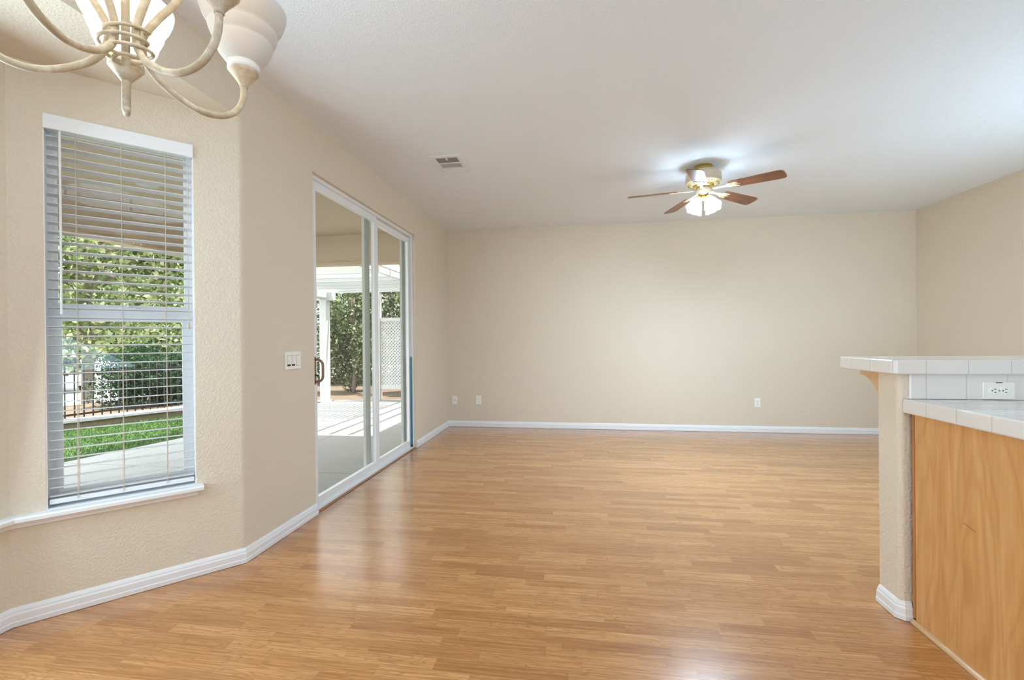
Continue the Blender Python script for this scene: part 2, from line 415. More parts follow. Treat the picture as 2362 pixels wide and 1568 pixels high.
# floor and ceiling
bm = B(); prism(bm, [(XL-0.03, YR), (XR, YR), (XR, YB), (XL-0.03, YB), (XL-0.03, 2.30), (C2.x, C2.y), (C3.x, C3.y), (XL-0.03, -0.36)], -0.1, 0.0)
struct('floor', bm, M['floor'])
bm = B(); box(bm, XL-TH, XR+TH, YR-TH, YB+TH, ZC, ZC+0.2); struct('ceiling', bm, M['ceiling'])
bm = B(); prism(bm, [(XL-0.05, 2.23), (XL-0.05, -0.29), (C3.x, C3.y), (C2.x, C2.y)], SOF, SOF+0.12); struct('ceiling_bay', bm, M['wall'])

# left wall with the sliding-door opening; its bay end is bullnosed
bm = B()
arc = []
R_ = 0.045; td = R_*math.tan(math.radians(20.9))
cen = Vector((XL-R_, C1.y+td))
for k in range(7):
    a = -k/6*math.radians(41.8); arc.append((cen.x+R_*math.cos(a), cen.y+R_*math.sin(a)))
end = C1 + bt*td
inner = C1 + bt*td - bn*0.12
prism(bm, [(XL, DY0), *arc, (inner.x, inner.y), (XL-TH, DY0)], -0.08, ZC)
box(bm, XL-TH, XL, DY0, DY1, DZ, ZC)
box(bm, XL-TH, XL, DY1, YB+0.01, -0.08, ZC)
box(bm, XL-TH, XL, -0.34, C1.y, SOF-0.0006, ZC)
box(bm, XL-TH, XL, YR, -0.34, -0.08, ZC)
struct('wall_left', bm, M['wall'])
bm = B(); box(bm, XL-TH, XR+TH, YB, YB+TH, -0.08, ZC); struct('wall_back', bm, M['wall'])
bm = B(); box(bm, XR, XR+TH, YR, YB, -0.08, ZC); struct('wall_right', bm, M['wall'])
bm = B(); box(bm, XL-TH, -0.5, YR-TH, YR, -0.08, ZC); box(bm, 2.3, XR+TH, YR-TH, YR, -0.08, ZC)
box(bm, -0.5, 2.3, YR-TH, YR, -0.08, 0.55); box(bm, -0.5, 2.3, YR-TH, YR, 2.35, ZC); struct('wall_rear', bm, M['wall'])

def WB(s, off, z):
    p = C1 + bt*s + bn*off; return Vector((p.x, p.y, z))
WM = Matrix(((bt.x, bn.x, 0, C1.x), (bt.y, bn.y, 0, C1.y), (0, 0, 1, 0), (0, 0, 0, 1)))   # local (s, off, z)
LB = (C2-C1).length
bm = B()
box(bm, td, WS0, -TH, 0, -0.08, SOF+0.05, WM); box(bm, WS1, LB+0.06, -TH, 0, -0.08, SOF+0.05, WM)
box(bm, WS0, WS1, -TH, 0, -0.08, WZ0, WM); box(bm, WS0, WS1, -TH, 0, WZ1, SOF+0.05, WM)
struct('wall_bay', bm, M['wall'])
bm = B()
box(bm, C2.x-TH, C2.x, 1.42, C2.y+0.02, -0.08, SOF+0.05); box(bm, C2.x-TH, C2.x, C3.y-0.02, 0.52, -0.08, SOF+0.05)
box(bm, C2.x-TH, C2.x, 0.52, 1.42, -0.08, WZ0); box(bm, C2.x-TH, C2.x, 0.52, 1.42, WZ1, SOF+0.05)
struct('wall_bay_front', bm, M['wall'])
d34 = (C4-C3).normalized(); n34 = Vector((-d34.y, d34.x))
M34 = Matrix(((d34.x, n34.x, 0, C3.x), (d34.y, n34.y, 0, C3.y), (0, 0, 1, 0), (0, 0, 0, 1)))
bm = B(); box(bm, -0.06, (C4-C3).length, -TH, 0, -0.08, SOF+0.05, M34); struct('wall_bay_near', bm, M['wall'])

# baseboards
BP = [(0, 0.002), (0.015, 0.002), (0.0155, 0.022), (0.0135, 0.026), (0.0135, 0.052), (0.010, 0.060), (0.0095, 0.066), (0.005, 0.076), (0.003, 0.080), (0, 0.081)]
bm = B(); sweep(bm, [C3[:], C2[:], C1[:]], BP, post=(XL, 3.0)); struct('baseboard_bay', bm, M['trim'])
bm = B(); sweep(bm, [C1[:], (XL, DY0+0.012)], BP, pre=C2[:]); struct('baseboard_left', bm, M['trim'])
bm = B(); sweep(bm, [(XL, DY1-0.002), (XL, YB)], BP, post=(XR, YB)); struct('baseboard_left_far', bm, M['trim'])
bm = B(); sweep(bm, [(XL, YB), (XR, YB)], BP, pre=(XL, 5), post=(XR, 5)); struct('baseboard_back', bm, M['trim'])
bm = B(); sweep(bm, [(XR, YB), (XR, YR)], BP, pre=(XL, YB)); struct('baseboard_right', bm, M['trim'])

# bay window sill, running on round the bay
SP = [(-0.10, 0.476), (0.046, 0.476), (0.052, 0.470), (0.052, 0.456), (0.046, 0.451), (0.024, 0.451), (0.022, 0.432), (0.016, 0.424), (0.0, 0.424), (0.0, 0.452), (-0.10, 0.452)]
SP1 = [(0.0, 0.476), (0.046, 0.476), (0.052, 0.470), (0.052, 0.456), (0.046, 0.451), (0.0, 0.451)]
SP2 = [(0.0, 0.4515), (0.030, 0.4515), (0.029, 0.444), (0.022, 0.436), (0.020, 0.427), (0.0, 0.424)]
q = C1 + bt*0.190; q2 = C1 + bt*0.214
bm = B(); sweep(bm, [C3[:], C2[:], q[:]], SP1); sweep(bm, [C3[:], C2[:], q2[:]], SP2)
box(bm, WS0, WS1, -TH, 0.002, 0.4755, 0.4775, WM)
struct('trim_1', bm, M['trim'])

# ------------------------------------------------------------------ bay window (white vinyl single hung)
win = bpy.data.objects.new('window_1', None); C.objects.link(win); win['kind'] = 'structure'
def frame_rect(bm, s0, s1, z0, z1, w_s, w_top, w_bot, o0, o1, mtx):
    box(bm, s0, s0+w_s, o0, o1, z0, z1, mtx); box(bm, s1-w_s, s1, o0, o1, z0, z1, mtx)
    box(bm, s0+w_s, s1-w_s, o0, o1, z1-w_top, z1, mtx); box(bm, s0+w_s, s1-w_s, o0, o1, z0, z0+w_bot, mtx)
bm = B(); frame_rect(bm, WS0, WS1, WZ0, WZ1, 0.022, 0.03, 0.03, -0.125, -0.072, WM); obj('window_frame', bm, M['vinyl'], win)
bm = B(); frame_rect(bm, WS0, WS1, WZ0, WZ1, 0.004, 0.003, 0.001, -0.0725, -0.002, WM); obj('jamb_liner', bm, M['vinyl'], win)
bm = B(); frame_rect(bm, WS0+0.022, WS1-0.022, 1.375, WZ1-0.03, 0.014, 0.02, 0.03, -0.118, -0.098, WM); obj('upper_sash', bm, M['vinyl'], win)
bm = B(); frame_rect(bm, WS0+0.022, WS1-0.022, WZ0+0.03, 1.385, 0.027, 0.062, 0.035, -0.097, -0.076, WM); obj('lower_sash', bm, M['vinyl'], win)
bm = B(); box(bm, WS0+0.034, WS1-0.034, -0.110, -0.106, 1.40, WZ1-0.048, WM); obj('upper_glass', bm, M['glass'], win)
bm = B(); box(bm, WS0+0.047, WS1-0.047, -0.089, -0.085, WZ0+0.063, 1.325, WM); obj('lower_glass', bm, M['glass'], win)
bm = B(); box(bm, 0.455, 0.525, -0.092, -0.070, 1.385, 1.396, WM); box(bm, 0.480, 0.492, -0.078, -0.055, 1.392, 1.404, WM); box(bm, 0.484, 0.488, -0.072, -0.066, 1.396, 1.420, WM)
obj('sash_lock', bm, M['vinyl'], win, bevel=0.002)

# ------------------------------------------------------------------ blind
bl = thing('venetian_blind', 'white horizontal slat blind with tilt wand, hanging in the bay window', 'blind')
bm = B(); box(bm, WS0+0.001, WS1-0.001, -0.004, 0.012, 2.178, 2.243, WM); obj('valance', bm, M['vinyl'], bl, bevel=0.0025)
bm = B(); box(bm, WS0+0.006, WS1-0.006, -0.062, -0.010, 2.186, 2.238, WM); obj('headrail', bm, M['vinyl'], bl, bevel=0.002)
tilt = math.radians(5.0); N_SL = 38; Z_LO, Z_HI = 0.565, 2.150
bm = B()
for i in range(N_SL):
    zc = Z_LO + (Z_HI-Z_LO)*i/(N_SL-1); top = []; bot = []
    for k in range(5):
        u = -0.025 + 0.05*k/4; crown = 0.0022*(1-(u/0.025)**2)
        off = -0.036 + u*math.cos(tilt); z = zc + u*math.sin(tilt) + crown
        top.append((off, z+0.0012)); bot.append((off, z-0.0012))
    loop = top + bot[::-1]
    a = [bm.verts.new(WB(WS0+0.008, o, z)) for o, z in loop]; b = [bm.verts.new(WB(WS1-0.008, o, z)) for o, z in loop]
    bm.faces.new(a); bm.faces.new(b[::-1])
    for k in range(len(loop)): bm.faces.new((a[k], a[(k+1) % len(loop)], b[(k+1) % len(loop)], b[k]))
obj('slat_panel', bm, M['slat'], bl)
bm = B(); box(bm, WS0+0.008, WS1-0.008, -0.060, -0.012, 0.494, 0.516, WM); obj('bottom_rail', bm, M['vinyl'], bl, bevel=0.003)
bm = B(); box(bm, WS0+0.008, WS1-0.008, -0.061, -0.011, 0.5275, 0.5305, WM); obj('stacked_slat', bm, M['slat'], bl)
for s in (0.335, 0.505, 0.665):
    bm = B()
    for off in (-0.0098, -0.0625):
        tube(bm, [WB(s, off, 0.506), WB(s, off, 1.2), WB(s, off, 2.19)], 0.0011, 5)
    tube(bm, [WB(s+0.004, -0.009, 0.500), WB(s+0.001, -0.009, 1.2), WB(s, -0.009, 2.19)], 0.0009, 5)
    obj('ladder_cord', bm, M['cord'], bl)
bm = B(); tube(bm, [WB(0.715, -0.002, 2.185), WB(0.7155, -0.004, 2.15), WB(0.7155, -0.005, 1.8), WB(0.716, -0.006, 1.35)], 0.0045, 8); obj('tilt_wand', bm, M['vinyl'], bl)
bm = B(); tube(bm, smooth_path([WB(0.240, -0.002, 2.185), WB(0.241, -0.003, 1.7), WB(0.244, -0.003, 1.32)], 6), 0.0011, 5); tube(bm, smooth_path([WB(0.247, -0.002, 2.185), WB(0.246, -0.003, 1.72), WB(0.245, -0.003, 1.32)], 6), 0.0011, 5)
obj('lift_cord', bm, M['cord'], bl)
bm = B(); lathe(bm, [(0, 1.285), (0.005, 1.288), (0.006, 1.305), (0.002, 1.326), (0, 1.328)], 10, Matrix.Translation((*WB(0.2445, -0.003, 0)[:2], 0))); obj('cord_tassel', bm, M['cord'], bl, smooth=True)

# ------------------------------------------------------------------ front bay window (out of frame, lets daylight in)
win2 = bpy.data.objects.new('window_2', None); C.objects.link(win2); win2['kind'] = 'structure'
MC = Matrix(((0, 1, 0, C2.x), (-1, 0, 0, C2.y), (0, 0, 1, 0), (0, 0, 0, 1)))
bm = B(); frame_rect(bm, 0.205, 1.105, WZ0, WZ1, 0.03, 0.03, 0.03, -0.125, -0.075, MC); box(bm, 0.235, 1.075, -0.12, -0.08, 1.33, 1.38, MC); obj('window_frame', bm, M['vinyl'], win2)
bm = B(); box(bm, 0.235, 1.075, -0.102, -0.098, WZ0+0.03, WZ1-0.03, MC); obj('window_glass', bm, M['glass'], win2)
win3 = bpy.data.objects.new('window_3', None); C.objects.link(win3); win3['kind'] = 'structure'
bm = B(); frame_rect(bm, -0.5, 2.3, 0.55, 2.35, 0.05, 0.05, 0.05, YR-0.12, YR-0.06, Matrix.Identity(4)); box(bm, 0.87, 0.93, YR-0.12, YR-0.06, 0.6, 2.3); obj('window_frame', bm, M['vinyl'], win3)

# ------------------------------------------------------------------ sliding patio door
door = bpy.data.objects.new('door_1', None); C.objects.link(door); door['kind'] = 'structure'
def frx(bm, y0, y1, z0, z1, wl, wr, wt, wb, x0, x1):
    box(bm, x0, x1, y0, y0+wl, z0, z1); box(bm, x0, x1, y1-wr, y1, z0, z1)
    box(bm, x0, x1, y0+wl, y1-wr, z1-wt, z1); box(bm, x0, x1, y0+wl, y1-wr, z0, z0+wb)
bm = B()
frx(bm, DY0, DY1, 0.0, DZ, 0.030, 0.026, 0.028, 0.018, -1.985, XL-0.030)
obj('door_frame', bm, M['vinyl'], door)
bm = B(); frx(bm, DY0+0.03, 4.075, 0.018, DZ-0.028, 0.075, 0.055, 0.055, 0.072, -1.918, -1.884); obj('sliding_panel', bm, M['vinyl'], door, bevel=0.003)
bm = B(); box(bm, -1.903, -1.899, DY0+0.1, 4.022, 0.088, DZ-0.081); obj('sliding_glass', bm, M['glass'], door)
bm = B(); frx(bm, 4.077, DY1-0.052, 0.020, DZ-0.044, 0.040, 0.026, 0.052, 0.075, -1.925, -1.893); obj('fixed_panel', bm, M['vinyl'], door, bevel=0.003)
bm = B(); box(bm, -1.910, -1.906, 4.115, DY1-0.076, 0.093, DZ-0.094); obj('fixed_glass', bm, M['glass'], door)
bm = B(); frx(bm, 3.965, DY1-0.027, 0.019, DZ-0.029, 0.10, 0.07, 0.03, 0.03, -1.982, -1.955); obj('screen_frame', bm, M['grey_metal'], door, bevel=0.002)
# pull handle: D loop on a back plate
hy = 3.033
bm = B(); tube(bm, smooth_path([(-1.884, hy, 0.925), (-1.845, hy, 0.930), (-1.822, hy, 0.950), (-1.818, hy, 0.985), (-1.818, hy, 1.035), (-1.822, hy, 1.062), (-1.845, hy, 1.082), (-1.884, hy, 1.087)], 6), 0.0088, 10)
h = obj('pull_handle', bm, M['bronze'], door, smooth=True)
bm = B(); box(bm, -1.885, -1.878, hy-0.016, hy+0.016, 0.905, 1.105); obj('handle_plate', bm, M['bronze'], door, bevel=0.003)
bm = B(); tube(bm, [(-1.878, hy+0.002, 0.975), (-1.858, hy+0.004, 0.966)], 0.005, 8); obj('thumb_latch', bm, M['black'], door)
# threshold strip of brown wood between door sill and laminate
bm = B(); box(bm, XL-0.030, XL-0.001, DY0+0.001, DY1-0.001, -0.02, 0.004); struct('trim_2', bm, M['sill_wood'], bevel=0.0015)
bm = B(); box(bm, XL-0.002, XL+0.002, DY0+0.012, DY1-0.01, -0.001, 0.0012); struct('trim_3', bm, M['dark_joint'])
# teal bar in the track
sb = thing('security_bar', 'teal security bar standing upright beside the sliding door frame', 'bar')
bm = B(); box(bm, -1.888, -1.874, 4.913, 4.931, 0.020, 1.03); obj('rod', bm, M['teal'], sb, bevel=0.003)
bm = B(); box(bm, -1.889, -1.873, 4.912, 4.932, 0.0185, 0.045); obj('foot_cap', bm, M['black'], sb, bevel=0.002)

# ------------------------------------------------------------------ wall plates
def plate_bm(w, h, d=0.006):
    bm = B(); box(bm, -w/2, w/2, -d, 0, -h/2, h/2); return bm
def outlet(name, label, loc, rotz, group=None, roll=0.0):
    """duplex receptacle; local x across, y out of the wall (negative = into the room)"""
    t = thing(name, label, 'outlet', loc, rotz, group); t.rotation_euler = (0, roll, rotz)
    obj('cover_plate', plate_bm(0.072, 0.116), M['plate'], t, bevel=0.0022)
    for s in (-1, 1):
        bm = B(); lathe(bm, [(0, -0.0085), (0.0155, -0.0085), (0.0168, -0.0075), (0.0168, -0.004)], 24, Matrix.Translation((0, 0, s*0.0195)) @ Matrix.Rotation(-PI/2, 4, 'X') @ Matrix.Scale(-1, 4, (0, 0, 1)) @ Matrix.Scale(-1, 4, (0, 0, 1)))
        r = obj('receptacle', bm, M['plate'], t)
        for dx, hh in ((-0.0063, 0.0085), (0.0063, 0.0068)):
            bm = B(); box(bm, dx-0.0013, dx+0.0013, -0.0092, -0.0080, s*0.0195+0.0035-hh/2, s*0.0195+0.0035+hh/2); obj('socket_slot', bm, M['slot'], r)
        bm = B(); lathe(bm, [(0, -0.0006), (0.0026, -0.0006), (0.0026, 0.0006), (0, 0.0006)], 12, Matrix.Translation((0, -0.0086, s*0.0195-0.0075)) @ Matrix.Rotation(PI/2, 4, 'X'))
        obj('ground_hole', bm, M['slot'], r)
    bm = B(); lathe(bm, [(0, -0.001), (0.0028, -0.001), (0.003, 0.001)], 12, Matrix.Translation((0, -0.0066, 0)) @ Matrix.Rotation(PI/2, 4, 'X') @ Matrix.Scale(-1, 4, (0, 0, 1))); obj('plate_screw', bm, M['damper'], t)
    return t
outlet('wall_outlet', 'almond duplex outlet low on the back wall, beside the coaxial plate near the corner', (-1.405, YB-0.0005, 0.376), 0)
outlet('wall_outlet', 'almond duplex outlet low on the right half of the back wall, by itself', (2.235, YB-0.0005, 0.380), 0, roll=PI)
t = thing('coaxial_plate', 'almond cable plate with a single dark jack, low by the back corner', 'wall plate', (-1.749, YB-0.0005, 0.370))
obj('cover_plate', plate_bm(0.072, 0.116), M['plate'], t, bevel=0.0022)
bm = B(); lathe(bm, [(0, -0.001), (0.0055, -0.001), (0.0055, 0.010), (0.002, 0.010), (0, 0.009)], 14, Matrix.Translation((0, -0.006, 0)) @ Matrix.Rotation(PI/2, 4, 'X')); obj('cable_jack', bm, M['slot'], t)
# triple rocker switch
t = thing('light_switch', 'three gang white rocker switch plate on the wall left of the sliding door', 'switch', (XL+0.0005, 2.719, 1.094), PI/2)
obj('cover_plate', plate_bm(0.164, 0.114), M['plate'], t, bevel=0.0025)
for k in (-1, 0, 1):
    bm = B(); dz = -0.0025 if k < 1 else 0.0012
    prism_x(bm, [(-0.006, -0.033), (-0.0075-dz, -0.033), (-0.0095, 0.0), (-0.0075+dz, 0.033), (-0.006, 0.033)], k*0.046-0.0165, k*0.046+0.0165)
    obj('rocker', bm, M['plate'], t)
    bm = B(); box(bm, k*0.046-0.0172, k*0.046+0.0172, -0.0064, -0.0058, -0.0345, 0.0345); obj('rocker_gap', bm, M['slot'], t)
    for s in (-1, 1):
        bm = B(); lathe(bm, [(0, -0.0008), (0.0024, -0.0008), (0.0026, 0.001)], 10, Matrix.Translation((k*0.046, -0.0064, s*0.047)) @ Matrix.Rotation(PI/2, 4, 'X') @ Matrix.Scale(-1, 4, (0, 0, 1))); obj('plate_screw', bm, M['plate'], t)

# ------------------------------------------------------------------ ceiling register
t = thing('ceiling_vent', 'white metal ceiling vent with dark slots, set in the ceiling near the sliding door', 'vent', (-1.097, 3.862, ZC))
x0, x1, y0, y1 = -0.135, 0.135, -0.195, 0.195
bm = B(); ix0, ix1, iy0, iy1 = -0.093, 0.093, -0.155, 0.165
box(bm, x0, ix0, y0, y1, -0.007, 0.0); box(bm, ix1, x1, y0, y1, -0.007, 0.0); box(bm, ix0, ix1, y0, iy0, -0.007, 0); box(bm, ix0, ix1, iy1, y1, -0.007, 0)
box(bm, ix0, ix1, -0.045, -0.030, -0.007, 0); box(bm, ix0, ix1, 0.070, 0.085, -0.007, 0)
obj('vent_frame', bm, M['trim'], t, bevel=0.0015)
bm = B(); box(bm, ix0, ix1, iy0, iy1, -0.0012, -0.0004); obj('vent_backing', bm, M['slot'], t)
bm = B(); box(bm, ix0+0.002, ix1-0.002, -0.150, -0.050, -0.0028, -0.0016); obj('damper_plate', bm, M['damper'], t)
for k in range(15):
    bm = B(); xx = ix0 + (ix1-ix0)*(k+0.5)/15; box(bm, xx-0.0028, xx+0.0028, -0.032, 0.072, -0.0060, -0.0016); obj('slat', bm, M['trim'], t)
for k in range(5):
    bm = B(); yy = 0.094 + k*0.0165; box(bm, ix0, ix1, yy-0.0085, yy+0.0065, -0.0058, -0.0018, Matrix.Translation((0, yy, 0)) @ Matrix.Rotation(0.15, 4, 'X') @ Matrix.Translation((0, -yy, 0))); obj('louver', bm, M['damper'] if False else M['trim'], t)
bm = B(); box(bm, -0.004, 0.004, -0.152, -0.110, -0.012, -0.003); obj('damper_lever', bm, M['trim'], t, bevel=0.001)

# ------------------------------------------------------------------ ceiling fan
FX, FY = 1.10, 4.29
fan = thing('ceiling_fan', 'five blade ceiling fan with dark wood blades and lit frosted shades', 'ceiling fan', (FX, FY, 0))
bm = B(); lathe(bm, [(0, ZC-0.0005), (0.078, ZC-0.0005), (0.078, ZC-0.012), (0.074, ZC-0.016), (0.074, 2.700), (0.068, 2.692), (0, 2.692)], 40); obj('canopy', bm, M['brass'], fan, smooth=False)
bm = B(); lathe(bm, [(0, 2.694), (0.105, 2.694), (0.135, 2.686), (0.150, 2.668), (0.152, 2.622), (0.149, 2.612), (0.152, 2.606), (0.146, 2.592), (0.120, 2.580), (0.085, 2.574), (0, 2.574)], 48); obj('motor_housing', bm, M['fan_white'], fan, smooth=True)
bm = B()
for k in range(30):
    a = 2*PI*k/30; box(bm, 0.096, 0.132, -0.003, 0.003, 2.5755, 2.5865, Matrix.Rotation(a, 4, 'Z'))
obj('vent_grille', bm, M['brass'], fan)
bm = B(); lathe(bm, [(0, 2.576), (0.088, 2.576), (0.090, 2.560), (0.080, 2.552), (0, 2.552)], 36); obj('flywheel', bm, M['brass'], fan)
bm = B(); lathe(bm, [(0, 2.554), (0.056, 2.554), (0.058, 2.545), (0.056, 2.500), (0.048, 2.488), (0.030, 2.480), (0, 2.480)], 36); obj('switch_housing', bm, M['fan_white'], fan, smooth=True)
bm = B(); lathe(bm, [(0, 2.482), (0.034, 2.482), (0.040, 2.470), (0.034, 2.455), (0.014, 2.446), (0.010, 2.438), (0, 2.436)], 28); obj('light_fitter', bm, M['brass'], fan, smooth=True)
def blade_bm():
    bm = B(); pts = []
    n = 10
    prof = [(0.225, 0.050), (0.25, 0.056), (0.45, 0.064), (0.60, 0.069), (0.630, 0.066), (0.648, 0.055), (0.655, 0.030)]
    up = [(x, w) for x, w in prof]; dn = [(x, -w) for x, w in prof[::-1]]
    prism(bm, up+dn, -0.003, 0.003); return bm
me_bl = None
pit = math.radians(12)
for k in range(5):
    ang = math.radians(-38 + 72*k)
    if k == 0:
        b = obj('blade', blade_bm(), M['walnut'], fan, bevel=0.0015); proto_b = b
        bm = B()
        prism(bm, [(0.085, 0.016), (0.15, 0.012), (0.20, 0.016), (0.225, 0.034), (0.29, 0.040), (0.305, 0.026), (0.27, 0.012), (0.31, 0.006), (0.31, -0.006), (0.27, -0.012), (0.305, -0.026), (0.29, -0.040), (0.225, -0.034), (0.20, -0.016), (0.15, -0.012), (0.085, -0.016)], -0.0075, -0.0035)
        br = obj('blade_bracket', bm, M['fan_white'], b, bevel=0.001)
        bs = []
        for px_, py_ in ((0.245, 0.022), (0.245, -0.022), (0.292, 0.0)):
            bm = B(); lathe(bm, [(0, -0.011), (0.004, -0.0105), (0.005, -0.008), (0.005, -0.007), (0, -0.007)], 10, Matrix.Translation((px_, py_, 0))); bs.append(obj('bracket_screw', bm, M['brass'], b))
    else:
        b = proto_b.copy(); C.objects.link(b); b.parent = fan
        for g in (br, *bs):
            d = g.copy(); C.objects.link(d); d.parent = b
    # CCW edge down
    b.matrix_local = Matrix.Translation((0, 0, 2.535)) @ Matrix.Rotation(ang, 4, 'Z') @ Matrix.Rotation(math.radians(2.5), 4, 'Y') @ Matrix.Rotation(-pit, 4, 'X')
for k in range(4):
    az = math.radians(255.6 + 45 + 90*k)
    mt = Matrix.Translation((0, 0, 2.468)) @ Matrix.Rotation(az, 4, 'Z') @ Matrix.Translation((0.047, 0, 0)) @ Matrix.Rotation(math.radians(180-31), 4, 'Y')
    bm = B(); lathe(bm, [(0.022, 0.020), (0.025, 0.022), (0.034, 0.040), (0.046, 0.070), (0.058, 0.105), (0.068, 0.132), (0.0665, 0.132), (0.056, 0.105), (0.044, 0.071), (0.032, 0.041), (0.022, 0.023)], 32)
    # scallop the rim a little
    for v in bm.verts:
        if v.co.z > 0.128:
            a = math.atan2(v.co.y, v.co.x); v.co.z += 0.004*math.cos(8*a)
    s = obj('glass_shade', bm, M['fan_shade'], fan, smooth=True); s.matrix_local = mt
    bm = B(); lathe(bm, [(0, -0.012), (0.014, -0.012), (0.016, 0.0), (0.026, 0.012), (0.027, 0.026), (0.024, 0.026), (0, 0.020)], 24); c = obj('shade_holder', bm, M['brass'], fan, smooth=True); c.matrix_local = mt
    pl = bpy.data.lights.new('fan_bulb', 'POINT'); pl.energy = 84.0; pl.shadow_soft_size = 0.035; pl.color = (0.57, 0.80, 1.0)
    po = bpy.data.objects.new('fan_bulb', pl); C.objects.link(po)
    po.location = Vector((FX, FY, 0)) + (mt @ Vector((0, 0, 0.062)))
bm = B(); tube(bm, [(0.006, -0.012, 2.45), (0.006, -0.014, 2.36)], 0.0012, 6); lathe(bm, [(0, 2.345), (0.005, 2.348), (0.004, 2.36), (0, 2.365)], 8, Matrix.Translation((0.006, -0.014, 0))); obj('pull_chain', bm, M['brass'], fan)

# ------------------------------------------------------------------ chandelier
CX, CY = -0.9278, 0.8236
ch = thing('chandelier', 'ivory metal chandelier with curved arms and frosted bell shades above the dining nook', 'chandelier', (CX, CY, 0))
bm = B(); tube(bm, [(0, 0, 1.703), (0, 0, 1.76), (0, 0, 2.2), (0, 0, 2.72)], 0.0075, 14)
obj('centre_stem', bm, M['antique'], ch, smooth=True)
bm = B(); lathe(bm, [(0, 1.7595), (0.006, 1.7605), (0.0125, 1.768), (0.0158, 1.776), (0.0125, 1.785), (0.006, 1.7915), (0, 1.7925)], 24); obj('stem_ball', bm, M['antique'], ch, smooth=True)
bm = B(); lathe(bm, [(0, 1.698), (0.005, 1.6985), (0.0076, 1.703), (0.0076, 1.708)], 16); obj('stem_tip', bm, M['antique'], ch, smooth=True)
bm = B(); lathe(bm, [(0.008, 2.68), (0.03, 2.69), (0.06, 2.72), (0.066, ZC-0.001), (0, ZC-0.001)], 32); obj('ceiling_canopy', bm, M['antique'], ch, smooth=True)
# wire wound around the bundle of arms
pts = []
N = 84
for i in range(N+1):
    t_ = i/N; a = -t_*3.1*2*PI + 0.5; r = 0.040 + 0.006*math.sin(a*0.45)
    pts.append((r*math.cos(a), r*math.sin(a), 1.868 - 0.062*t_ + 0.005*math.sin(a)))
a = -3.1*2*PI + 0.5
pts += [(0.030*math.cos(a-0.9), 0.030*math.sin(a-0.9), 1.803), (0.022*math.cos(a-1.9), 0.022*math.sin(a-1.9), 1.797), (0.011*math.cos(a-3.0), 0.011*math.sin(a-3.0), 1.797)]
a = 0.5
pts = [(0.012*math.cos(a+1.6), 0.012*math.sin(a+1.6), 1.895), (0.028*math.cos(a+0.8), 0.028*math.sin(a+0.8), 1.882)] + pts
bm = B(); tube(bm, smooth_path(pts, 3), 0.0036, 8); obj('wire_coil', bm, M['antique'], ch, smooth=True)
AR = 0.2391; ZJ = 1.8638
prof = [(0.115, 2.16), (0.118, 2.08), (0.095, 1.99), (0.058, 1.925), (0.031, 1.872), (0.029, 1.842), (0.036, 1.818), (0.060, 1.790), (0.100, 1.768), (0.145, 1.758), (0.190, 1.768), (0.222, 1.795), (0.237, 1.830), (AR, ZJ)]
fwd_az = math.atan2(_f.y, _f.x)
SH = [(0.0335, 0.052), (0.044, 0.060), (0.056, 0.076), (0.0645, 0.096), (0.0668, 0.106), (0.0655, 0.1095), (0.0705, 0.114), (0.0765, 0.130), (0.0772, 0.137), (0.076, 0.1405), (0.081, 0.145), (0.089, 0.160), (0.096, 0.180), (0.0985, 0.194)]
for k in range(5):
    alpha = math.radians(-39.8 + 72*k); az = fwd_az - alpha
    rz = Matrix.Rotation(az, 4, 'Z')
    bm = B(); tube(bm, smooth_path([(r, 0, z) for r, z in prof], 6), 0.0073, 12); arm = obj('arm', bm, M['antique'], ch, smooth=True); arm.matrix_local = rz
    bm = B(); lathe(bm, [(0.0078, -0.006), (0.0095, -0.005), (0.0095, 0.0), (0.011, 0.002), (0.018, 0.012), (0.031, 0.028), (0.0335, 0.032), (0.034, 0.036), (0.0, 0.036)], 32); cup = obj('candle_cup', bm, M['antique'], arm, smooth=True); cup.location = (AR, 0, ZJ)
    bm = B(); lathe(bm, [(0.0325, 0.034), (0.0362, 0.035), (0.0362, 0.053), (0.033, 0.054)], 32); rg = obj('shade_collar', bm, M['antique'] if k != 1 else M['trim'], arm, smooth=True); rg.location = (AR, 0, ZJ)
    lit = k != 1
    bm = B(); lathe(bm, SH + [(r-0.003, z) for r, z in SH[::-1]], 40); sh = obj('bell_shade', bm, M['shade_lit'] if lit else M['shade_off'], ch, smooth=True)
    sh.matrix_local = rz @ Matrix.Translation((AR, 0, ZJ))
    if lit:
        pl = bpy.data.lights.new('chandelier_bulb', 'POINT'); pl.energy = 4.5; pl.shadow_soft_size = 0.025; pl.color = (1, 0.95, 0.88)
        po = bpy.data.objects.new('chandelier_bulb', pl); C.objects.link(po); po.location = (CX + AR*math.cos(az), CY + AR*math.sin(az), ZJ+0.115)

# ------------------------------------------------------------------ peninsula: half wall, tiled bar, cabinet, counter
PX, PY0, PY1 = 1.352, 2.188, 2.338
bm = B(); r_ = 0.022
ar1 = [(PX+r_ - r_*math.cos(a), PY0+r_ - r_*math.sin(a)) for a in [i/6*PI/2 for i in range(7)]]
ar2 = [(PX+r_ - r_*math.sin(a), PY1-r_ + r_*math.cos(a)) for a in [i/6*PI/2 for i in range(7)]]
prism(bm, [(3.4, PY1)] + ar2 + ar1 + [(3.4, PY0)], 0.0, 1.054)
struct('wall_peninsula', bm, M['wall'])
bm = B(); sweep(bm, [(3.4, PY1), (PX+0.018, PY1), (PX, PY1-0.018), (PX, PY0+0.018), (PX+0.018, PY0), (1.3935, PY0)], BP); struct('baseboard_peninsula', bm, M['trim'])
t = thing('bar_top', 'white tiled raised bar top with rounded edge on the half wall', 'bar top')
